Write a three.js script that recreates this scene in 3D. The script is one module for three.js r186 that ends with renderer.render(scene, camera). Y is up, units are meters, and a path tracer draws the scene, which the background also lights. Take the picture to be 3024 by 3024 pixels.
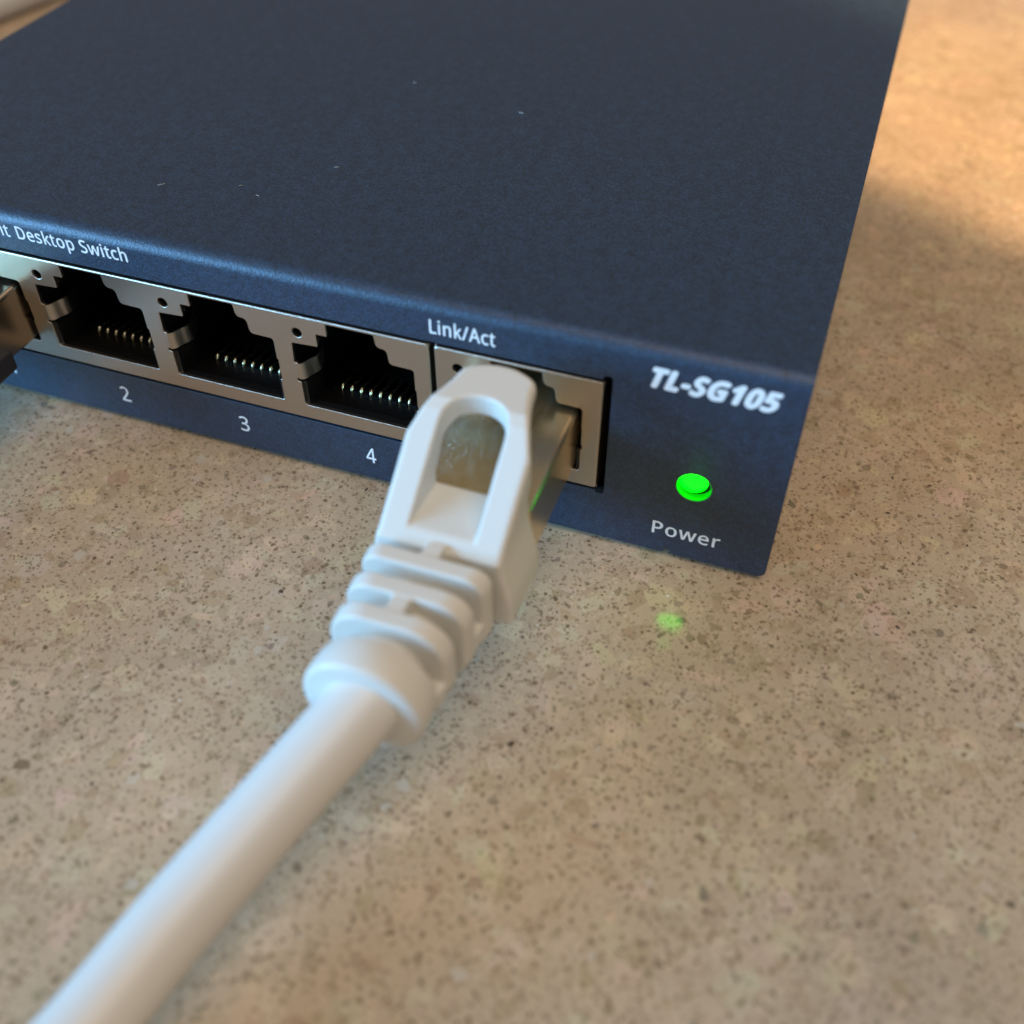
import * as THREE from 'three';
import { FontLoader } from 'three/addons/loaders/FontLoader.js';
import { RoundedBoxGeometry } from 'three/addons/geometries/RoundedBoxGeometry.js';
import { mergeGeometries, mergeVertices, toCreasedNormals } from 'three/addons/utils/BufferGeometryUtils.js';
import { ImprovedNoise } from 'three/addons/math/ImprovedNoise.js';
import { RectAreaLightUniformsLib } from 'three/addons/lights/RectAreaLightUniformsLib.js';

// All shapes below are drafted in millimetres: x = 0 at the switch's right edge, z = 0 on its front face, y = 0 at its lower edge;
// the counter lies GAP below that. They are turned into metres as they are added.
const MM = 0.001, GAP = 0.6;
const scene = new THREE.Scene();

// ------------------------------------------------------------------ camera
const camera = new THREE.PerspectiveCamera(51.73, 1, 0.01, 20);
{
  const X = new THREE.Vector3(0.94194371, -0.00025783, -0.33577073);
  const Y = new THREE.Vector3(-0.24021976, 0.6981691, -0.67442893);
  const Z = new THREE.Vector3(0.23459863, 0.71593285, 0.65757405);
  const m = new THREE.Matrix4().makeBasis(X, Y, Z);
  camera.position.set(-0.507 * MM, (72.833 + GAP) * MM, 66.731 * MM);
  camera.quaternion.setFromRotationMatrix(m);
  camera.focus = 0.1;
  camera.userData.fStop = 17;
}

// ------------------------------------------------------------------ light: daylight from a window low on the left, a warm room, a warm lamp
RectAreaLightUniformsLib.init();
scene.background = new THREE.Color().setRGB(0.205, 0.178, 0.145);
function area(name, color, intensity, w, h, pos, at) {
  const l = new THREE.RectAreaLight(new THREE.Color().setRGB(...color), intensity, w, h);
  l.name = name; l.position.set(...pos); l.lookAt(...at); scene.add(l);
  return l;
}
area('window_light', [0.25, 0.60, 1.0], 19.5, 0.9, 0.5, [-0.98, 0.27, 0.68], [-0.03, 0.0, 0.0]);
area('ceiling_light', [1.0, 0.81, 0.63], 2.35, 1.6, 1.2, [0.4, 1.5, 0.36], [0, 0, 0]);
{
  const s = new THREE.SpotLight(new THREE.Color().setRGB(1.0, 0.63, 0.34), 1.55, 0, THREE.MathUtils.degToRad(24), 0.045, 2);
  s.name = 'lamp_light';
  const A = new THREE.Vector3(107, 479, 137).multiplyScalar(MM);
  const down = new THREE.Vector3(0.2, -0.8, -74.6).multiplyScalar(MM).sub(A).normalize();
  const lit = new THREE.Vector3(0.461, 0.27, -0.845).normalize();
  lit.addScaledVector(down, -lit.dot(down)).normalize();
  const half = THREE.MathUtils.degToRad(24);
  const dir = down.clone().multiplyScalar(Math.cos(half)).addScaledVector(lit, Math.sin(half));
  s.position.copy(A); s.target.position.copy(A.clone().addScaledVector(dir, 0.6));
  s.shadow.radius = 0.3; s.castShadow = true;
  scene.add(s); scene.add(s.target);
}

// ------------------------------------------------------------------ helpers
let seed = 20240717;
const rnd = () => { seed = (seed + 0x6D2B79F5) | 0; let t = Math.imul(seed ^ (seed >>> 15), 1 | seed); t = (t + Math.imul(t ^ (t >>> 7), 61 | t)) ^ t; return ((t ^ (t >>> 14)) >>> 0) / 4294967296; };
const noise = new ImprovedNoise();
const clamp = (v, a, b) => Math.min(b, Math.max(a, v));
const lerp = (a, b, t) => a + (b - a) * t;
const sstep = (a, b, v) => { const t = clamp((v - a) / (b - a), 0, 1); return t * t * (3 - 2 * t); };
const taken = {};
const numbered = (n) => { const k = taken[n] ?? 0; taken[n] = k + 1; return k ? `${n}_${String(k).padStart(3, '0')}` : n; };
function thing(name, label, category, base) {
  const o = new THREE.Group(); o.name = numbered(name);
  o.position.set(base[0] * MM, (base[1] + GAP) * MM, base[2] * MM);
  o.userData = { label, category, base };
  scene.add(o);
  return o;
}
function place(g, base) { g.translate(-base[0], -base[1], -base[2]); g.scale(MM, MM, MM); return g; }
function part(root, name, geo, mat, parent = root) {
  const list = (Array.isArray(geo) ? geo : [geo]).map((g) => {
    g = g.index ? g.toNonIndexed() : g;
    for (const k of Object.keys(g.attributes)) if (!['position', 'normal', 'uv'].includes(k)) g.deleteAttribute(k);
    if (!g.attributes.uv) g.setAttribute('uv', new THREE.BufferAttribute(new Float32Array(g.attributes.position.count * 2), 2));
    return g;
  });
  const g = place(list.length > 1 ? mergeGeometries(list) : list[0], root.userData.base);
  const m = new THREE.Mesh(g, mat); m.name = name; m.castShadow = m.receiveShadow = true;
  parent.add(m);
  return m;
}
const box = (x0, x1, y0, y1, z0, z1) => new THREE.BoxGeometry(x1 - x0, y1 - y0, z1 - z0).translate((x0 + x1) / 2, (y0 + y1) / 2, (z0 + z1) / 2);
const rbox = (x0, x1, y0, y1, z0, z1, r = 0.2, s = 3) => new RoundedBoxGeometry(x1 - x0, y1 - y0, z1 - z0, s, r).translate((x0 + x1) / 2, (y0 + y1) / 2, (z0 + z1) / 2);
// a closed path with its corners rounded: points are [x, y, radius]
function roundPath(P, pts, r0) {
  const n = pts.length;
  for (let i = 0; i < n; i++) {
    const p = pts[i], a = pts[(i + n - 1) % n], b = pts[(i + 1) % n], r = p[2] ?? r0;
    const la = Math.hypot(a[0] - p[0], a[1] - p[1]), lb = Math.hypot(b[0] - p[0], b[1] - p[1]);
    const ra = Math.min(r, la * 0.48) / la, rb = Math.min(r, lb * 0.48) / lb;
    const s = [lerp(p[0], a[0], ra), lerp(p[1], a[1], ra)], e = [lerp(p[0], b[0], rb), lerp(p[1], b[1], rb)];
    if (i) P.lineTo(...s); else P.moveTo(...s);
    P.quadraticCurveTo(p[0], p[1], ...e);
  }
  P.closePath();
  return P;
}
// a stamped plate: a shape with holes whose front edges are eased by b; front face at z = 0
function plate(shape, depth, b0, segs = 10, bOuter = b0) {
  const { shape: outer, holes } = shape.extractPoints(segs);
  const clean = (c) => c.filter((p, i) => p.distanceTo(c[(i + 1) % c.length]) > 1e-5);
  const rings = [outer, ...holes].map(clean).map((c, k) => (THREE.ShapeUtils.isClockWise(c) === (k > 0) ? c : c.reverse()));
  const P = [], N = [];
  const caps = rings.map((c, ring) => c.map((p, i) => {
    const b = ring ? b0 : bOuter;
    const a = c[(i + c.length - 1) % c.length], q = c[(i + 1) % c.length];
    const n1 = new THREE.Vector2(-(p.y - a.y), p.x - a.x).normalize(), n2 = new THREE.Vector2(-(q.y - p.y), q.x - p.x).normalize();
    const n = n1.clone().add(n2).normalize(); // points into the sheet
    return { p, n, b, c: p.clone().addScaledVector(n, b / Math.max(0.6, n.dot(n1))) };
  }));
  for (const c of caps) for (let i = 0; i < c.length; i++) {
    const u = c[i], v = c[(i + 1) % c.length], b = u.b;
    const e = new THREE.Vector2(v.p.x - u.p.x, v.p.y - u.p.y).normalize(), flat = [e.y, -e.x];
    const rowsU = [], rowsV = [];
    for (let k = 0; k <= 3; k++) { const a = k / 3 * Math.PI / 2, t = Math.sin(a), z = b * (Math.cos(a) - 1);
      for (const [o, R] of [[u, rowsU], [v, rowsV]]) { const q = o.c.clone().lerp(o.p, t); const near = -(o.n.x * flat[0] + o.n.y * flat[1]) > 0.85; R.push([q.x, q.y, z, (near ? -o.n.x : flat[0]) * t, (near ? -o.n.y : flat[1]) * t, Math.cos(a)]); } }
    for (const R of [rowsU, rowsV]) { const l = R[3]; R.push([l[0], l[1], -depth, l[3], l[4], 0]); }
    for (let k = 0; k < 4; k++) for (const q of [rowsU[k], rowsU[k + 1], rowsV[k], rowsV[k], rowsU[k + 1], rowsV[k + 1]]) { P.push(q[0], q[1], q[2]); N.push(q[3], q[4], q[5]); }
  }
  for (const [k, z] of [[0, 0], [1, -depth]]) {
    const cc = caps.map((c) => c.map((o) => (k ? o.p : o.c))), flatPts = cc.flat();
    for (const f of THREE.ShapeUtils.triangulateShape(cc[0], cc.slice(1))) for (const i of k ? [f[0], f[2], f[1]] : f) { P.push(flatPts[i].x, flatPts[i].y, z); N.push(0, 0, k ? -1 : 1); }
  }
  const g = new THREE.BufferGeometry();
  g.setAttribute('position', new THREE.Float32BufferAttribute(P, 3)); g.setAttribute('normal', new THREE.Float32BufferAttribute(N, 3));
  return g;
}
function planarUV(g, s = 1, offset = [0, 0]) { // box mapping in millimetres times s
  g = g.index ? g.toNonIndexed() : g;
  const p = g.attributes.position, n = g.attributes.normal, uv = new Float32Array(p.count * 2);
  for (let i = 0; i < p.count; i++) {
    const ax = Math.abs(n.getX(i)), ay = Math.abs(n.getY(i)), az = Math.abs(n.getZ(i));
    const [u, v] = az >= ax && az >= ay ? [p.getX(i), p.getY(i)] : ay >= ax ? [p.getX(i), -p.getZ(i)] : [p.getZ(i), p.getY(i)];
    uv[2 * i] = u * s + offset[0]; uv[2 * i + 1] = v * s + offset[1];
  }
  g.setAttribute('uv', new THREE.BufferAttribute(uv, 2));
  return g;
}
function dataTexture(n, fn, srgb) {
  const d = new Uint8Array(n * n * 4);
  for (let y = 0; y < n; y++) for (let x = 0; x < n; x++) {
    const c = fn(x, y), k = 4 * (y * n + x);
    if (typeof c === 'number') d[k] = d[k + 1] = d[k + 2] = clamp(c * 255, 0, 255); else { d[k] = clamp(c[0] * 255, 0, 255); d[k + 1] = clamp(c[1] * 255, 0, 255); d[k + 2] = clamp(c[2] * 255, 0, 255); }
    d[k + 3] = 255;
  }
  const t = new THREE.DataTexture(d, n, n); t.magFilter = THREE.LinearFilter; t.minFilter = THREE.LinearMipmapLinearFilter; t.generateMipmaps = true;
  t.wrapS = t.wrapT = THREE.RepeatWrapping; if (srgb) t.colorSpace = THREE.SRGBColorSpace; t.needsUpdate = true;
  return t;
}
// surface nets: a smooth mesh of the zero level of f (negative inside)
function isosurface(f, lo, hi, h) {
  const nx = Math.ceil((hi[0] - lo[0]) / h) + 1, ny = Math.ceil((hi[1] - lo[1]) / h) + 1, nz = Math.ceil((hi[2] - lo[2]) / h) + 1;
  const v = new Float32Array(nx * ny * nz), at = (i, j, k) => i + nx * (j + ny * k);
  for (let k = 0; k < nz; k++) for (let j = 0; j < ny; j++) for (let i = 0; i < nx; i++) v[at(i, j, k)] = f(lo[0] + i * h, lo[1] + j * h, lo[2] + k * h);
  const id = new Int32Array(nx * ny * nz).fill(-1), pos = [], idx = [];
  for (let k = 0; k < nz - 1; k++) for (let j = 0; j < ny - 1; j++) for (let i = 0; i < nx - 1; i++) {
    let sx = 0, sy = 0, sz = 0, n = 0;
    const edge = (a, b, c, d, e, g) => {
      const p = v[at(i + a, j + b, k + c)], q = v[at(i + d, j + e, k + g)];
      if ((p < 0) === (q < 0)) return;
      const t = p / (p - q); sx += a + t * (d - a); sy += b + t * (e - b); sz += c + t * (g - c); n++;
    };
    edge(0,0,0,1,0,0); edge(0,1,0,1,1,0); edge(0,0,1,1,0,1); edge(0,1,1,1,1,1);
    edge(0,0,0,0,1,0); edge(1,0,0,1,1,0); edge(0,0,1,0,1,1); edge(1,0,1,1,1,1);
    edge(0,0,0,0,0,1); edge(1,0,0,1,0,1); edge(0,1,0,0,1,1); edge(1,1,0,1,1,1);
    if (n) { id[at(i, j, k)] = pos.length / 3; pos.push(lo[0] + (i + sx / n) * h, lo[1] + (j + sy / n) * h, lo[2] + (k + sz / n) * h); }
  }
  const quad = (a, b, c, d, flip) => flip ? idx.push(a, c, b, a, d, c) : idx.push(a, b, c, a, c, d);
  for (let k = 1; k < nz - 1; k++) for (let j = 1; j < ny - 1; j++) for (let i = 1; i < nx - 1; i++) {
    const p = v[at(i, j, k)] < 0;
    if (p !== (v[at(i + 1, j, k)] < 0)) quad(id[at(i, j - 1, k - 1)], id[at(i, j, k - 1)], id[at(i, j, k)], id[at(i, j - 1, k)], !p);
    if (p !== (v[at(i, j + 1, k)] < 0)) quad(id[at(i - 1, j, k - 1)], id[at(i - 1, j, k)], id[at(i, j, k)], id[at(i, j, k - 1)], !p);
    if (p !== (v[at(i, j, k + 1)] < 0)) quad(id[at(i - 1, j - 1, k)], id[at(i, j - 1, k)], id[at(i, j, k)], id[at(i - 1, j, k)], !p);
  }
  const nor = new Float32Array(pos.length), e = h * 0.5;
  for (let q = 0; q < pos.length; q += 3) {
    const [x, y, z] = [pos[q], pos[q + 1], pos[q + 2]];
    let a = f(x + e, y, z) - f(x - e, y, z), b = f(x, y + e, z) - f(x, y - e, z), c = f(x, y, z + e) - f(x, y, z - e);
    const l = Math.hypot(a, b, c) || 1; nor[q] = a / l; nor[q + 1] = b / l; nor[q + 2] = c / l;
  }
  const g = new THREE.BufferGeometry();
  g.setAttribute('position', new THREE.BufferAttribute(new Float32Array(pos), 3));
  g.setAttribute('normal', new THREE.BufferAttribute(nor, 3));
  g.setIndex(idx);
  return g;
}
const smin = (a, b, k) => { const h = Math.max(k - Math.abs(a - b), 0) / k; return Math.min(a, b) - h * h * k * 0.25; };
const smax = (a, b, k) => -smin(-a, -b, k);
function sdPoly(px, py, v) {
  let d = (px - v[0][0]) ** 2 + (py - v[0][1]) ** 2, s = 1;
  for (let i = 0, j = v.length - 1; i < v.length; j = i, i++) {
    const ex = v[j][0] - v[i][0], ey = v[j][1] - v[i][1], wx = px - v[i][0], wy = py - v[i][1];
    const t = clamp((wx * ex + wy * ey) / (ex * ex + ey * ey), 0, 1), bx = wx - ex * t, by = wy - ey * t;
    d = Math.min(d, bx * bx + by * by);
    const c1 = py >= v[i][1], c2 = py < v[j][1], c3 = ex * wy > ey * wx;
    if ((c1 && c2 && c3) || (!c1 && !c2 && !c3)) s = -s;
  }
  return s * Math.sqrt(d);
}
const sdRBox2 = (x, y, w, h, r) => { const qx = Math.abs(x) - w + r, qy = Math.abs(y) - h + r; return Math.hypot(Math.max(qx, 0), Math.max(qy, 0)) + Math.min(Math.max(qx, qy), 0) - r; };

// ------------------------------------------------------------------ materials
const grain = dataTexture(512, () => 0.5, false);
{ // tiling grain: value noise at two sizes
  const n = 512, d = grain.image.data, put = new Float32Array(n * n);
  for (const [cells, w] of [[256, 0.55], [128, 0.6], [32, 0.25]]) {
    const g = Float32Array.from({ length: cells * cells }, rnd);
    for (let y = 0; y < n; y++) for (let x = 0; x < n; x++) {
      const fx = x / n * cells, fy = y / n * cells, i = Math.floor(fx), j = Math.floor(fy), u = sstep(0, 1, fx - i), v = sstep(0, 1, fy - j);
      const G = (a, b) => g[(a % cells) + cells * (b % cells)];
      put[y * n + x] += w * (lerp(lerp(G(i, j), G(i + 1, j), u), lerp(G(i, j + 1), G(i + 1, j + 1), u), v) - 0.5);
    }
  }
  for (let k = 0; k < n * n; k++) d[4 * k] = d[4 * k + 1] = d[4 * k + 2] = clamp(128 + 190 * put[k], 0, 255);
  grain.needsUpdate = true;
}
const rep = (t, r) => { const c = t.clone(); c.repeat.set(r, r); c.needsUpdate = true; return c; };
// paint flakes: colour varies a little from grain to grain
const flake = dataTexture(512, (x, y) => { const g = grain.image.data[4 * (y * 512 + x)] / 255; const f = 0.80 + 0.55 * (g - 0.5) + (rnd() > 0.992 ? 0.2 : 0); return [f * 0.98, f * 0.99, f]; }, true);
const std = (o) => new THREE.MeshPhysicalMaterial(o);
const lin = (r, g, b) => new THREE.Color().setRGB(r, g, b);
const M = {
  paint: std({ color: lin(0.029, 0.069, 0.134), roughness: 0.42, metalness: 0.2, clearcoat: 0.5, clearcoatRoughness: 0.5, map: rep(flake, 1 / 22), bumpMap: rep(grain, 1 / 18), bumpScale: 0.00004 }),
  print: std({ color: lin(0.93, 0.95, 0.97), roughness: 0.55 }),
  nickel: std({ color: lin(0.53, 0.475, 0.415), roughness: 0.33, metalness: 1, bumpMap: rep(grain, 1 / 60), bumpScale: 0.000006 }),
  shellGrey: std({ color: lin(0.5, 0.43, 0.34), roughness: 0.26, metalness: 1 }),
  shell: std({ color: lin(0.82, 0.66, 0.42), roughness: 0.27, metalness: 0.95, bumpMap: rep(grain, 1 / 40), bumpScale: 0.00001 }),
  gold: std({ color: lin(0.72, 0.61, 0.38), roughness: 0.25, metalness: 1 }),
  black: std({ color: lin(0.005, 0.005, 0.0055), roughness: 0.42 }),
  rubber: std({ color: lin(0.02, 0.02, 0.022), roughness: 0.8 }),
  boot: std({ color: lin(0.71, 0.70, 0.655), roughness: 0.42 }),
  jacket: std({ color: lin(0.71, 0.70, 0.67), roughness: 0.34 }),
  clear: std({ color: lin(0.97, 0.95, 0.88), roughness: 0.12, transmission: 1, thickness: 0, ior: 1.5, specularIntensity: 0.4, bumpMap: rep(grain, 1 / 34), bumpScale: 0.0004 }),
  darkBoot: std({ color: lin(0.022, 0.022, 0.026), roughness: 0.45 }),
  lint: std({ color: lin(0.5, 0.5, 0.5), roughness: 0.9 }),
  led: std({ color: lin(0.0, 0.1, 0.01), roughness: 0.3, emissive: lin(0.0, 1.0, 0.002), emissiveIntensity: 8 }),
  ledRing: std({ color: lin(0.01, 0.12, 0.01), roughness: 0.3, emissive: lin(0.0, 1.0, 0.002), emissiveIntensity: 0.6 }),
};

// ------------------------------------------------------------------ the counter
{
  const N = 2048, TILE = 120, C = document.createElement('canvas'); C.width = C.height = N;
  const x = C.getContext('2d'), S = N / TILE;
  x.fillStyle = 'rgb(206,186,160)'; x.fillRect(0, 0, N, N);
  const shard = (cx, cy, a, b, turn, style) => {
    const k = 4 + Math.floor(rnd() * 4), pts = [];
    for (let i = 0; i < k; i++) { const t = (i + 0.75 * (rnd() - 0.5)) / k * Math.PI * 2, r = 0.65 + 0.5 * rnd(); const px = Math.cos(t) * a * r, py = Math.sin(t) * b * r; pts.push([cx + (px * Math.cos(turn) - py * Math.sin(turn)), cy + (px * Math.sin(turn) + py * Math.cos(turn))]); }
    x.fillStyle = style;
    for (const ox of [-N, 0, N]) for (const oy of [-N, 0, N]) {
      if (cx + ox < -60 || cx + ox > N + 60 || cy + oy < -60 || cy + oy > N + 60) continue;
      x.beginPath(); pts.forEach(([u, v], i) => i ? x.lineTo(u + ox, v + oy) : x.moveTo(u + ox, v + oy)); x.closePath(); x.fill();
    }
  };
  const grade = (n, a0, a1, thin, style) => { for (let i = 0; i < n; i++) { const a = S * lerp(a0, a1, rnd() ** 2.2); shard(rnd() * N, rnd() * N, a, a * lerp(thin, 1, rnd()), rnd() * 6.3, style()); } };
  const rgba = (r, g, b, a) => `rgba(${r},${g},${b},${a.toFixed(2)})`;
  grade(2600, 0.5, 2.2, 0.4, () => rgba(216 + rnd() * 24, 198 + rnd() * 22, 170 + rnd() * 22, 0.25 + 0.3 * rnd()));
  grade(2600, 0.4, 1.6, 0.4, () => rgba(168 + rnd() * 14, 146 + rnd() * 14, 116 + rnd() * 14, 0.18 + 0.3 * rnd()));
  grade(30000, 0.08, 0.28, 0.4, () => rgba(148 + rnd() * 20, 128 + rnd() * 16, 100 + rnd() * 14, 0.35 + 0.4 * rnd()));
  grade(20000, 0.10, 0.28, 0.4, () => rgba(232, 213, 184, 0.3 + 0.35 * rnd()));
  grade(1800, 0.22, 0.6, 0.35, () => rgba(134 + rnd() * 20, 118 + rnd() * 18, 94 + rnd() * 14, 0.3 + 0.35 * rnd()));
  grade(120, 0.4, 0.75, 0.4, () => rgba(112 + rnd() * 16, 102 + rnd() * 14, 84 + rnd() * 12, 0.4 + 0.35 * rnd()));
  grade(64000, 0.06, 0.27, 0.16, () => { const k = rnd(); return rgba(100 + k * 46, 84 + k * 42, 64 + k * 38, 0.38 + 0.42 * rnd()); });
  grade(12000, 0.05, 0.19, 0.15, () => rgba(84 + rnd() * 24, 68 + rnd() * 20, 50 + rnd() * 16, 0.5 + 0.3 * rnd()));
  grade(160, 0.15, 0.34, 0.35, () => rgba(62, 52, 40, 0.8));
  grade(120, 0.3, 0.9, 0.5, () => rgba(212, 204, 190, 0.75));
  grade(60, 0.1, 0.22, 0.5, () => rgba(250, 248, 240, 1));
  const t = new THREE.CanvasTexture(C); t.colorSpace = THREE.SRGBColorSpace; t.wrapS = t.wrapT = THREE.RepeatWrapping; t.magFilter = THREE.LinearFilter; t.anisotropy = 8;
  t.repeat.set(1 / TILE, 1 / TILE);
  const W = 900, D = 800, g = new THREE.PlaneGeometry(W, D, 225, 200).rotateX(-Math.PI / 2).translate(-60, 0, -120);
  const p = g.attributes.position, uv = g.attributes.uv, col = new Float32Array(p.count * 3);
  for (let i = 0; i < p.count; i++) {
    const u = p.getX(i), v = p.getZ(i);
    uv.setXY(i, u * 0.995 + v * 0.1, v * 0.995 - u * 0.1);
    const a = noise.noise(u / 26, v / 26, 3.1) * 0.6 + noise.noise(u / 9, v / 9, 8.7) * 0.5, b = noise.noise(u / 17, v / 17, 21.3), c = noise.noise(u / 33, v / 33, 41.9);
    const f = 0.92 + 0.21 * a;
    col[3 * i] = f * (1 + 0.03 * b); col[3 * i + 1] = f * (1 + 0.01 * c); col[3 * i + 2] = f * (1 - 0.05 * b + 0.05 * c);
  }
  g.setAttribute('color', new THREE.BufferAttribute(col, 3));
  const slab = box(-510, 390, -30, -0.05, -520, 280).toNonIndexed();
  slab.setAttribute('color', new THREE.BufferAttribute(new Float32Array(slab.attributes.position.count * 3).fill(1), 3));
  const top = mergeGeometries([g.toNonIndexed(), slab]); top.scale(MM, MM, MM);
  const m = new THREE.Mesh(top, std({ map: t, vertexColors: true, roughness: 0.12, color: lin(0.92, 0.9, 0.88) }));
  m.name = 'countertop'; m.userData = { label: 'polished tan speckled quartz countertop under the switch and cables', kind: 'structure' }; m.receiveShadow = true;
  scene.add(m);
}

// ------------------------------------------------------------------ the network switch
const W = 100, H = 22.5, DEEP = 98, RB = 1.3, T = 0.9;
const PORT = [-81.32, -67.35, -53.38, -39.41], PORT5 = -23.85;
const sw = thing('network_switch', 'dark blue metal five-port network switch with a lit green power light', 'network switch', [-50, 0, -49]);
{
  // front panel, its opening for the ports and the hole of the power light
  const s = roundPath(new THREE.Shape(), [[-W, 0, 0.7], [-9.45, 0, 0.14], [-9.45, 0.55, 0.2], [-8.9, 0.55, 0.2], [-8.8, 0, 0.2], [0, 0, 0.8], [0, H - RB + 0.05, 0.12], [-W, H - RB + 0.05, 0.12]], 0.12);
  const cut = roundPath(new THREE.Path(), [[-88.9, 5.75, 0.3], [-88.9, 18.42, 0.3], [-16.35, 18.42, 0.14], [-16.35, 18.85, 0.35], [-15.55, 18.85, 0.35], [-15.55, 5.45, 0.3], [-16.3, 5.45, 0.14], [-16.3, 5.75, 0.14]], 0.3);
  const led = new THREE.Path(); led.absarc(-7.62, 8.87, 1.55, 0, Math.PI * 2, true);
  s.holes.push(cut, led);
  const front = planarUV(plate(s, T, 0.05, 24));
  part(sw, 'front_panel', front, M.paint);
  // cover: the sheet bends over from the front and runs back; sides, rear and floor close the case
  const prof = [];
  for (let i = 0; i <= 14; i++) { const a = i / 14 * Math.PI / 2; prof.push([H - RB + RB * Math.sin(a), -RB + RB * Math.cos(a), Math.sin(a), Math.cos(a)]); }
  prof.push([H, -DEEP, 1, 0]);
  const P = [], Nn = [], U = [], I = []; let run = 0;
  prof.forEach(([y, z, ny, nz], i) => {
    if (i) run += Math.hypot(y - prof[i - 1][0], z - prof[i - 1][1]);
    for (const x of [-W, 0]) { P.push(x, y, z); Nn.push(0, ny, nz); U.push(x, H - RB + run); }
    if (i) { const a = 2 * (i - 1); I.push(a, a + 1, a + 3, a, a + 3, a + 2); }
  });
  const cover = new THREE.BufferGeometry();
  cover.setAttribute('position', new THREE.Float32BufferAttribute(P, 3)); cover.setAttribute('normal', new THREE.Float32BufferAttribute(Nn, 3)); cover.setAttribute('uv', new THREE.Float32BufferAttribute(U, 2)); cover.setIndex(I);
  const end = new THREE.Shape(); end.moveTo(-T - 0.01, H - RB - 0.1); prof.forEach(([y, z]) => end.lineTo(Math.min(z, -0.1) , y - 0.05)); end.lineTo(-DEEP, 0.05); end.lineTo(-T - 0.01, 0.05); end.closePath();
  const side = (x) => planarUV(new THREE.ExtrudeGeometry(end, { depth: 0.8, bevelEnabled: false }).rotateY(-Math.PI / 2).translate(x, 0, 0));
  part(sw, 'top_cover', cover, M.paint);
  part(sw, 'side_panel', side(-0.004), M.paint);
  part(sw, 'side_panel', side(-W + 0.804), M.paint);
  part(sw, 'base_panel', [planarUV(box(-W + 0.9, -0.9, 0.1, 0.8, -DEEP + 0.1, -T - 0.01)), planarUV(box(-W + 0.9, -0.9, 0.8, H - 0.05, -DEEP + 0.02, -DEEP + 0.8))], M.paint);
  for (const [x, z] of [[-8, -9], [-92, -9], [-8, -89], [-92, -89]]) part(sw, 'rubber_foot', new THREE.CylinderGeometry(4, 4.2, GAP + 0.12, 24).translate(x, -GAP / 2 + 0.06, z), M.rubber);
}

// a little lint that has settled on the cover
{
  const bits = [[-62.9, -9.6, 0.7], [-48.7, -18.1, 0.4], [-35.5, -35, 0.55], [-55.8, -11.8, 0.3], [-49.1, -38.1, 0.35], [-53.6, -10.5, 0.3]].map(([x, z, l]) => {
    const a = rnd() * 6.3, c = new THREE.QuadraticBezierCurve3(new THREE.Vector3(x, H + 0.04, z), new THREE.Vector3(x + l * 0.5 * Math.cos(a), H + 0.12, z + l * 0.5 * Math.sin(a)), new THREE.Vector3(x + l * Math.cos(a + 0.5), H + 0.05, z + l * Math.sin(a + 0.5)));
    return new THREE.TubeGeometry(c, 6, 0.03, 5);
  });
  part(sw, 'lint', bits, M.lint).userData.kind = 'stuff';
}

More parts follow.
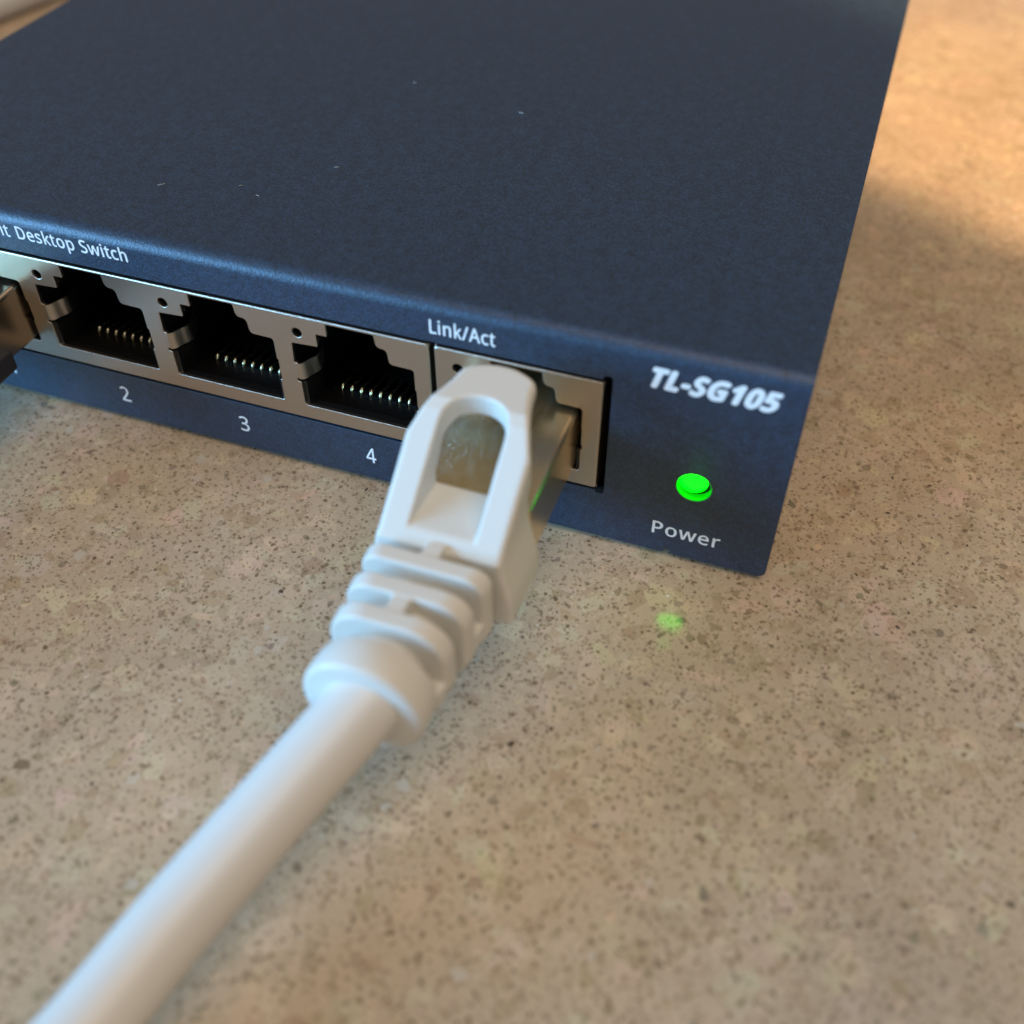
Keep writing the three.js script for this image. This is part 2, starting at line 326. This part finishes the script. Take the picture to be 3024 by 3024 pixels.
// port outline round the centre of a port
const outline = (c) => [
  [-5.9, 7.65, 0.3], [5.85, 7.65, 0.25], [5.85, 10.15, 0.1], [6.0, 10.15, 0.1], [6.0, 12.5, 0.1], [5.85, 12.5, 0.1], [5.85, 14.8, 0.35], [3.5, 14.85, 0.45], [3.35, 16.35, 0.4], [2.35, 16.45, 0.45], [2.2, 17.72, 0.15],
  [-2.45, 17.72, 0.12], [-2.45, 16.38, 0.1], [-3.55, 16.38, 0.12], [-3.55, 15.0, 0.12], [-6.2, 14.85, 0.12], [-6.3, 12.6, 0.12], [-5.95, 12.55, 0.1], [-5.95, 10.75, 0.05], [-6.3, 10.7, 0.12], [-6.3, 10.45, 0.12], [-5.9, 10.35, 0.12],
].map(([x, y, r]) => [c + x, y, r]);
function portBlock(x0, x1, centres) {
  const FZ = -0.05;
  const s = roundPath(new THREE.Shape(), [[x0, 5.92], [x1, 5.92], [x1, 18.02], [x0, 18.02]], 0.4);
  for (const c of centres) {
    s.holes.push(roundPath(new THREE.Path(), outline(c), 0.1));
    const h = new THREE.Path(); h.absarc(c - 5.48, 16.13, 0.5, 0, Math.PI * 2, true); s.holes.push(h);
  }
  const face = plate(s, 0.35, 0.07, 10, 0.18).translate(0, 0, FZ);
  const block = part(sw, 'port_block', [planarUV(face), planarUV(box(x0, x1, 17.85, 18.0, -16, FZ - 0.25)), planarUV(box(x0, x0 + 0.15, 5.9, 17.85, -16, FZ - 0.25)), planarUV(box(x1 - 0.15, x1, 5.9, 17.85, -16, FZ - 0.25))], M.nickel);
  const z0 = FZ - 0.28;
  for (const c of centres) {
    part(sw, 'port_insert', [
      box(c - 6.9, c - 6.35, 6, 17.8, -15, z0), box(c + 6.15, c + 6.7, 6, 17.8, -15, z0), box(c - 6.35, c + 6.15, 6, 17.8, -15, -14),
      box(c - 6.3, c - 3.75, 15.1, 17.8, -14, z0 - 0.5), box(c + 3.6, c + 6.1, 15.1, 17.8, -14, z0 - 0.5),
      box(c - 6.35, c + 6.15, 6.0, 6.6, -14, z0), rbox(c - 6.3, c + 6.1, 6.4, 7.6, z0 - 1.05, z0, 0.22), box(c - 6.3, c + 6.1, 6.5, 7.1, -3.6, z0 - 1.0),
      box(c - 5.9, c - 5.55, 6.6, 10.3, -3.6, z0 - 0.05), box(c + 5.5, c + 5.85, 6.6, 10.0, -3.6, z0 - 0.05),
      box(c - 4.6, c + 4.6, 6.5, 7.5, -9, -4.55),
      ...Array.from({ length: 9 }, (_, i) => box(c - 0.25 + (i - 4) * 1.016 - 0.3, c - 0.25 + (i - 4) * 1.016 + 0.3, 6.5, 7.5, -6.5, -3.5)),
    ], M.black, block);
    for (let i = 0; i < 8; i++) {
      const x = c - 0.25 + (i - 3.5) * 1.016;
      const curve = new THREE.CatmullRomCurve3([[6.9, -3.75], [7.4, -3.72], [7.75, -4.0], [7.72, -4.4], [7.2, -5.6], [6.8, -7.0]].map(([y, z]) => new THREE.Vector3(x, y, z)));
      part(sw, 'contact_pin', new THREE.TubeGeometry(curve, 30, 0.19, 7), M.gold, block);
    }
    for (const sgn of [-1, 1]) {
      const pts = sgn < 0 ? [[-5.98, FZ - 0.1], [-5.7, FZ - 0.2], [-5.25, -1.25], [-4.98, -1.8], [-4.95, -2.3], [-5.15, -2.9], [-5.9, -4.4]] : [[6.05, FZ - 0.2], [5.9, -0.8], [5.75, -1.3], [5.62, -1.9], [5.62, -2.3], [5.8, -2.9], [6.1, -4]];
      const cv = new THREE.CatmullRomCurve3(pts.map(([x, z]) => new THREE.Vector3(c + x, 0, z))).getSpacedPoints(28), sh = new THREE.Shape(), back = [];
      cv.forEach((p, i) => { const a = cv[Math.max(0, i - 1)], b = cv[Math.min(cv.length - 1, i + 1)], tx = b.x - a.x, tz = b.z - a.z, l = Math.hypot(tx, tz); if (i) sh.lineTo(p.x, p.z); else sh.moveTo(p.x, p.z); back.push([p.x + sgn * -tz / l * -0.16 * 1, p.z + sgn * tx / l * -0.16]); });
      back.reverse().forEach((p) => sh.lineTo(...p)); sh.closePath();
      const g = toCreasedNormals(new THREE.ExtrudeGeometry(sh, { depth: sgn < 0 ? 1.8 : 2.0, bevelEnabled: false }), 0.6).rotateX(Math.PI / 2).translate(0, 12.55, 0);
      part(sw, 'spring_tab', g, M.nickel, block);
    }
    part(sw, 'light_pipe', new THREE.CylinderGeometry(0.5, 0.5, 6, 20).rotateX(Math.PI / 2).translate(c - 5.48, 16.13, -4.9), M.black, block);
  }
  return block;
}
portBlock(-88.45, -31.95, PORT);
portBlock(-31.48, -16.3, [PORT5]);

// power light: a recessed lens in its hole
{
  const ring = [[1.51, -0.9], [1.54, -0.06], [1.5, -0.06], [1.47, -0.9]].map(([a, b]) => new THREE.Vector2(a, b));
  part(sw, 'power_light', new THREE.SphereGeometry(4.2, 40, 12, 0, Math.PI * 2, 0, 0.31).rotateX(Math.PI / 2).translate(-7.83, 9.04, -0.66 - 4.2 * Math.cos(0.31)), M.led);
  part(sw, 'light_socket', [new THREE.CylinderGeometry(1.6, 1.6, 2, 32).rotateX(Math.PI / 2).translate(-7.62, 8.87, -1.95), new THREE.CylinderGeometry(1.27, 1.27, 0.5, 32).rotateX(Math.PI / 2).translate(-7.83, 9.04, -0.915)], M.black);
  part(sw, 'light_ring', new THREE.LatheGeometry(ring, 48).rotateX(Math.PI / 2).translate(-7.62, 8.87, 0), M.ledRing);
  const l = new THREE.PointLight(new THREE.Color().setRGB(0.05, 1, 0.08), 0.000002, 0, 2); l.name = 'power_glow'; l.position.set(-7.7 * MM, (8.9 + GAP) * MM, 2.5 * MM); l.castShadow = true; l.shadow.radius = 0.03; scene.add(l);
}

// lettering printed on the front panel
{
  const regular = await new FontLoader().loadAsync('fonts/droid/droid_sans_regular.typeface.json'), bold = await new FontLoader().loadAsync('fonts/droid/droid_sans_bold.typeface.json');
  const text = (name, font, str, { left, right, base, cap, width, slant = 0, track = 0, fat = 0.025 }) => {
    const shapes = [], size = 10; let x = 0;
    const gs = [...str].map((ch) => {
      const sh = font.generateShapes(ch, size), adv = (font.data.glyphs[ch]?.ha ?? 500) * size / font.data.resolution;
      const g = sh.length ? new THREE.ShapeGeometry(sh, 10).translate(x, 0, 0) : null; x += adv + track; return g;
    }).filter(Boolean);
    const g = mergeGeometries(gs); g.computeBoundingBox();
    const ref = new THREE.ShapeGeometry(font.generateShapes('T', size)); ref.computeBoundingBox();
    const ky = cap / ref.boundingBox.max.y, bw = g.boundingBox.max.x - g.boundingBox.min.x, kx = width ? width / bw : ky;
    g.translate(-g.boundingBox.min.x, 0, 0).scale(kx, ky, 1);
    if (slant) g.applyMatrix4(new THREE.Matrix4().makeShear(0, 0, slant, 0, 0, 0));
    const wide = bw * kx; g.translate(left ?? right - wide, base, 0.01);
    const copies = [g]; // ink spreads a little round each stroke
    if (fat) [[1, 0], [-1, 0], [0, 1], [0, -1]].forEach(([u, v], k) => copies.push(g.clone().translate(u * fat, v * fat, 0.0015 * (k + 1))));
    part(sw, 'lettering', copies, M.print);
  };
  text('lettering', regular, 'Desktop Switch', { right: -61.35, base: 19.98, cap: 1.3, width: 11.95, track: 0.3 });
  text('lettering', regular, '5-Port Gigabit', { right: -74.2, base: 19.98, cap: 1.3, width: 11.0, track: 0.3 });
  text('lettering', regular, 'Link/Act', { left: -31.7, base: 19.4, cap: 1.38, width: 5.9, track: 0.3 });
  text('lettering', bold, 'TL-SG105', { left: -12.75, base: 18.86, cap: 1.9, width: 10.25, slant: 0.27, track: 0.35, fat: 0.1 });
  text('lettering', regular, 'Power', { left: -10.72, base: 2.28, cap: 1.52, width: 6.2, track: 0.5, fat: 0.03 });
  [1, 2, 3, 4, 5].forEach((n, i) => text('lettering', regular, String(n), { left: (PORT[i] ?? PORT5) + 0.03, base: 2.14, cap: 1.86, width: n === 1 ? 0.6 : 1.0 }));
}

// ------------------------------------------------------------------ cables with their plugs
const PROFILE = [[12.0, 7.2], [18.3, 7.2], [18.3, 13.75], [10.4, 20.7], [9.4, 21.15], [4.2, 21.2], [3.8, 20.5], [4.0, 19.7], [9.0, 19.2], [10.3, 18.2], [12.0, 15.6]];
const AX = (z) => (17.5 - z) * 0.035 - 0.4 * Math.pow(clamp((z - 17) / 14, 0, 1.1), 1.6), AY = (z) => 10.75 - 0.9 * Math.pow(clamp((z - 17) / 14, 0, 1.1), 1.6);
function bootField(x, y, z) {
  let d = 1e3;
  const x0 = x;
  x -= (17.5 - z) * 0.035;
  if (z < 21) {
    const wide = Math.min(5.1 + 0.95 * sstep(14.5, 9, y), z > 12.2 ? 9 : 3.2 + 1.95 * clamp((z - 5.8) / 6.2, 0, 1) ** 1.45);
    d = smax(sdPoly(z, y, PROFILE), (Math.abs(x) - wide) * 0.96, 0.55);
    d = smax(d, (4.1 + 0.13 * x * x - z) * 0.8, 0.5);
    const slot = z > 11.1 ? Math.abs(x) - 2.65 : Math.hypot(x, z - 11.1) - 2.65;
    d = smax(d, -smax(slot, 14.62 - y, 0.2), 0.3);
  }
  if (z > 16) {
    const u = x0 - AX(z), v = y - AY(z), t = clamp((z - 18.3) / 9, 0, 1);
    const w = lerp(5.15, 4.5, t), h = lerp(3.7, 4.35, t), r = lerp(1.2, 3.2, t);
    const skin = sdRBox2(u, v, w, h, r);
    let core = Math.max(sdRBox2(u, v, lerp(3.0, 2.7, t), lerp(1.8, 2.7, t), lerp(0.9, 2.6, t)), z - 29.5, 17 - z), ribs = 1e3;
    for (const [a, b] of [[19.35, 20.9], [22.2, 23.75], [25.05, 26.6]]) ribs = Math.min(ribs, smax(skin, Math.max(a - z, z - b), 0.28));
    const R = 4.7 - 0.075 * (z - 29.7) ** 2, ro = Math.hypot(u, v + 0.15);
    ribs = Math.min(ribs, smax(smax((ro - R) * 0.95, 27.75 - z, 0.3), z - 30.9 + 0.1 * Math.max(0, ro - 2.7), 0.45));
    const top = smax(Math.abs(u) - 0.75, Math.abs(v) - h + 0.06, 0.15), sides = smax(Math.abs(v + 1.5) - 0.85, Math.abs(u) - w + 0.08, 0.15);
    for (const [g, kind] of [[18.7, top], [21.5, sides], [24.35, top], [27.2, sides]]) core = smin(core, smax(kind, Math.abs(z - g) - 0.7, 0.1), 0.2);
    d = smin(d, smin(core, ribs, 0.15), 0.15);
  }
  return d;
}
const BOOT = isosurface(bootField, [-6.6, 5.4, 3.9], [6.6, 21.9, 31.6], 0.16);
function plugGeometry() {
  const shell = [planarUV(rbox(-5.55, 5.42, 7.9, 14.3, -8, 12.6, 0.45, 4))];
  // clear latch: a springy tongue hinged inside the port, rising towards the boot
  const s = roundPath(new THREE.Shape(), [[-7, 14.35], [-6.5, 14.35], [0.5, 14.75], [12.1, 14.85, 0.2], [12.1, 15.5, 0.3], [0, 16.1, 0.8], [-7, 15.2]], 0.3);
  const latch = planarUV(toCreasedNormals(new THREE.ExtrudeGeometry(s, { depth: 6.1, bevelEnabled: true, bevelThickness: 0.15, bevelSize: 0.15, bevelOffset: -0.15, bevelSegments: 2 }), 0.6).rotateY(-Math.PI / 2).translate(3.05, 0, 0));
  return { shell, latch };
}
function cable(name, label, cx, path, dark) {
  const t = thing(name, label, 'network cable', [cx, 0, 12]);
  const move = (g) => g.translate(cx, 0, 0);
  const { shell, latch } = plugGeometry();
  if (dark) part(t, 'boot', [rbox(cx - 5.9, cx + 5.7, 6.7, 9.2, 3.6, 24, 0.5, 4), rbox(cx - 5.9, cx + 5.7, 7, 14.8, 11, 26, 0.9, 4)], M.darkBoot);
  else part(t, 'boot', move(BOOT.clone()), M.boot);
  part(t, 'plug_shell', shell.map(move), dark ? M.shellGrey : M.shell);
  part(t, 'latch', move(latch), M.clear);
  const c = new THREE.CatmullRomCurve3(path.map(([x, y, z]) => new THREE.Vector3(x + cx, y, z)));
  part(t, 'jacket', new THREE.TubeGeometry(c, 220, 2.75, 40), dark ? M.darkBoot : M.jacket);
  return t;
}
cable('network_cable', 'thick white network cable plugged into the rightmost port, crossing the lower left foreground', PORT5, [[0.2, 10.95, 28], [-0.97, 10.0, 31.4], [-2.75, 8.65, 36], [-5.0, 6.95, 42], [-6.9, 5.65, 47.5], [-8.9, 4.5, 55], [-14.5, 3.0, 72], [-26, 2.15, 100], [-60, 2.15, 160], [-130, 2.15, 230]]);
cable('network_cable', 'dark network cable with its metal plug in the leftmost port at the left edge', PORT[0], [[0, 10.5, 24], [-0.9, 9.9, 31], [-2.0, 8.1, 36], [-5, 6, 44], [-12, 3, 60], [-30, 2.15, 90], [-90, 2.15, 150], [-180, 2.15, 190]], true);
{
  const t = thing('power_cord', 'cream cable lying on the counter behind the switch, in the top left corner', 'cable', [-152, -GAP, -86]);
  const c = new THREE.CatmullRomCurve3([[-175, 30], [-168, -20], [-158, -60], [-152.4, -82], [-150.1, -92], [-144, -112], [-128, -140], [-90, -165]].map(([x, z]) => new THREE.Vector3(x, 2.75 - GAP, z)));
  part(t, 'jacket', new THREE.TubeGeometry(c, 160, 2.75, 28), M.jacket);
}
for (const o of scene.children) delete o.userData?.base;

const renderer = new THREE.WebGLRenderer({ antialias: true });
renderer.toneMapping = THREE.LinearToneMapping;
renderer.toneMappingExposure = 1;
renderer.shadowMap.enabled = true;
renderer.setSize(1024, 1024);
renderer.render(scene, camera);
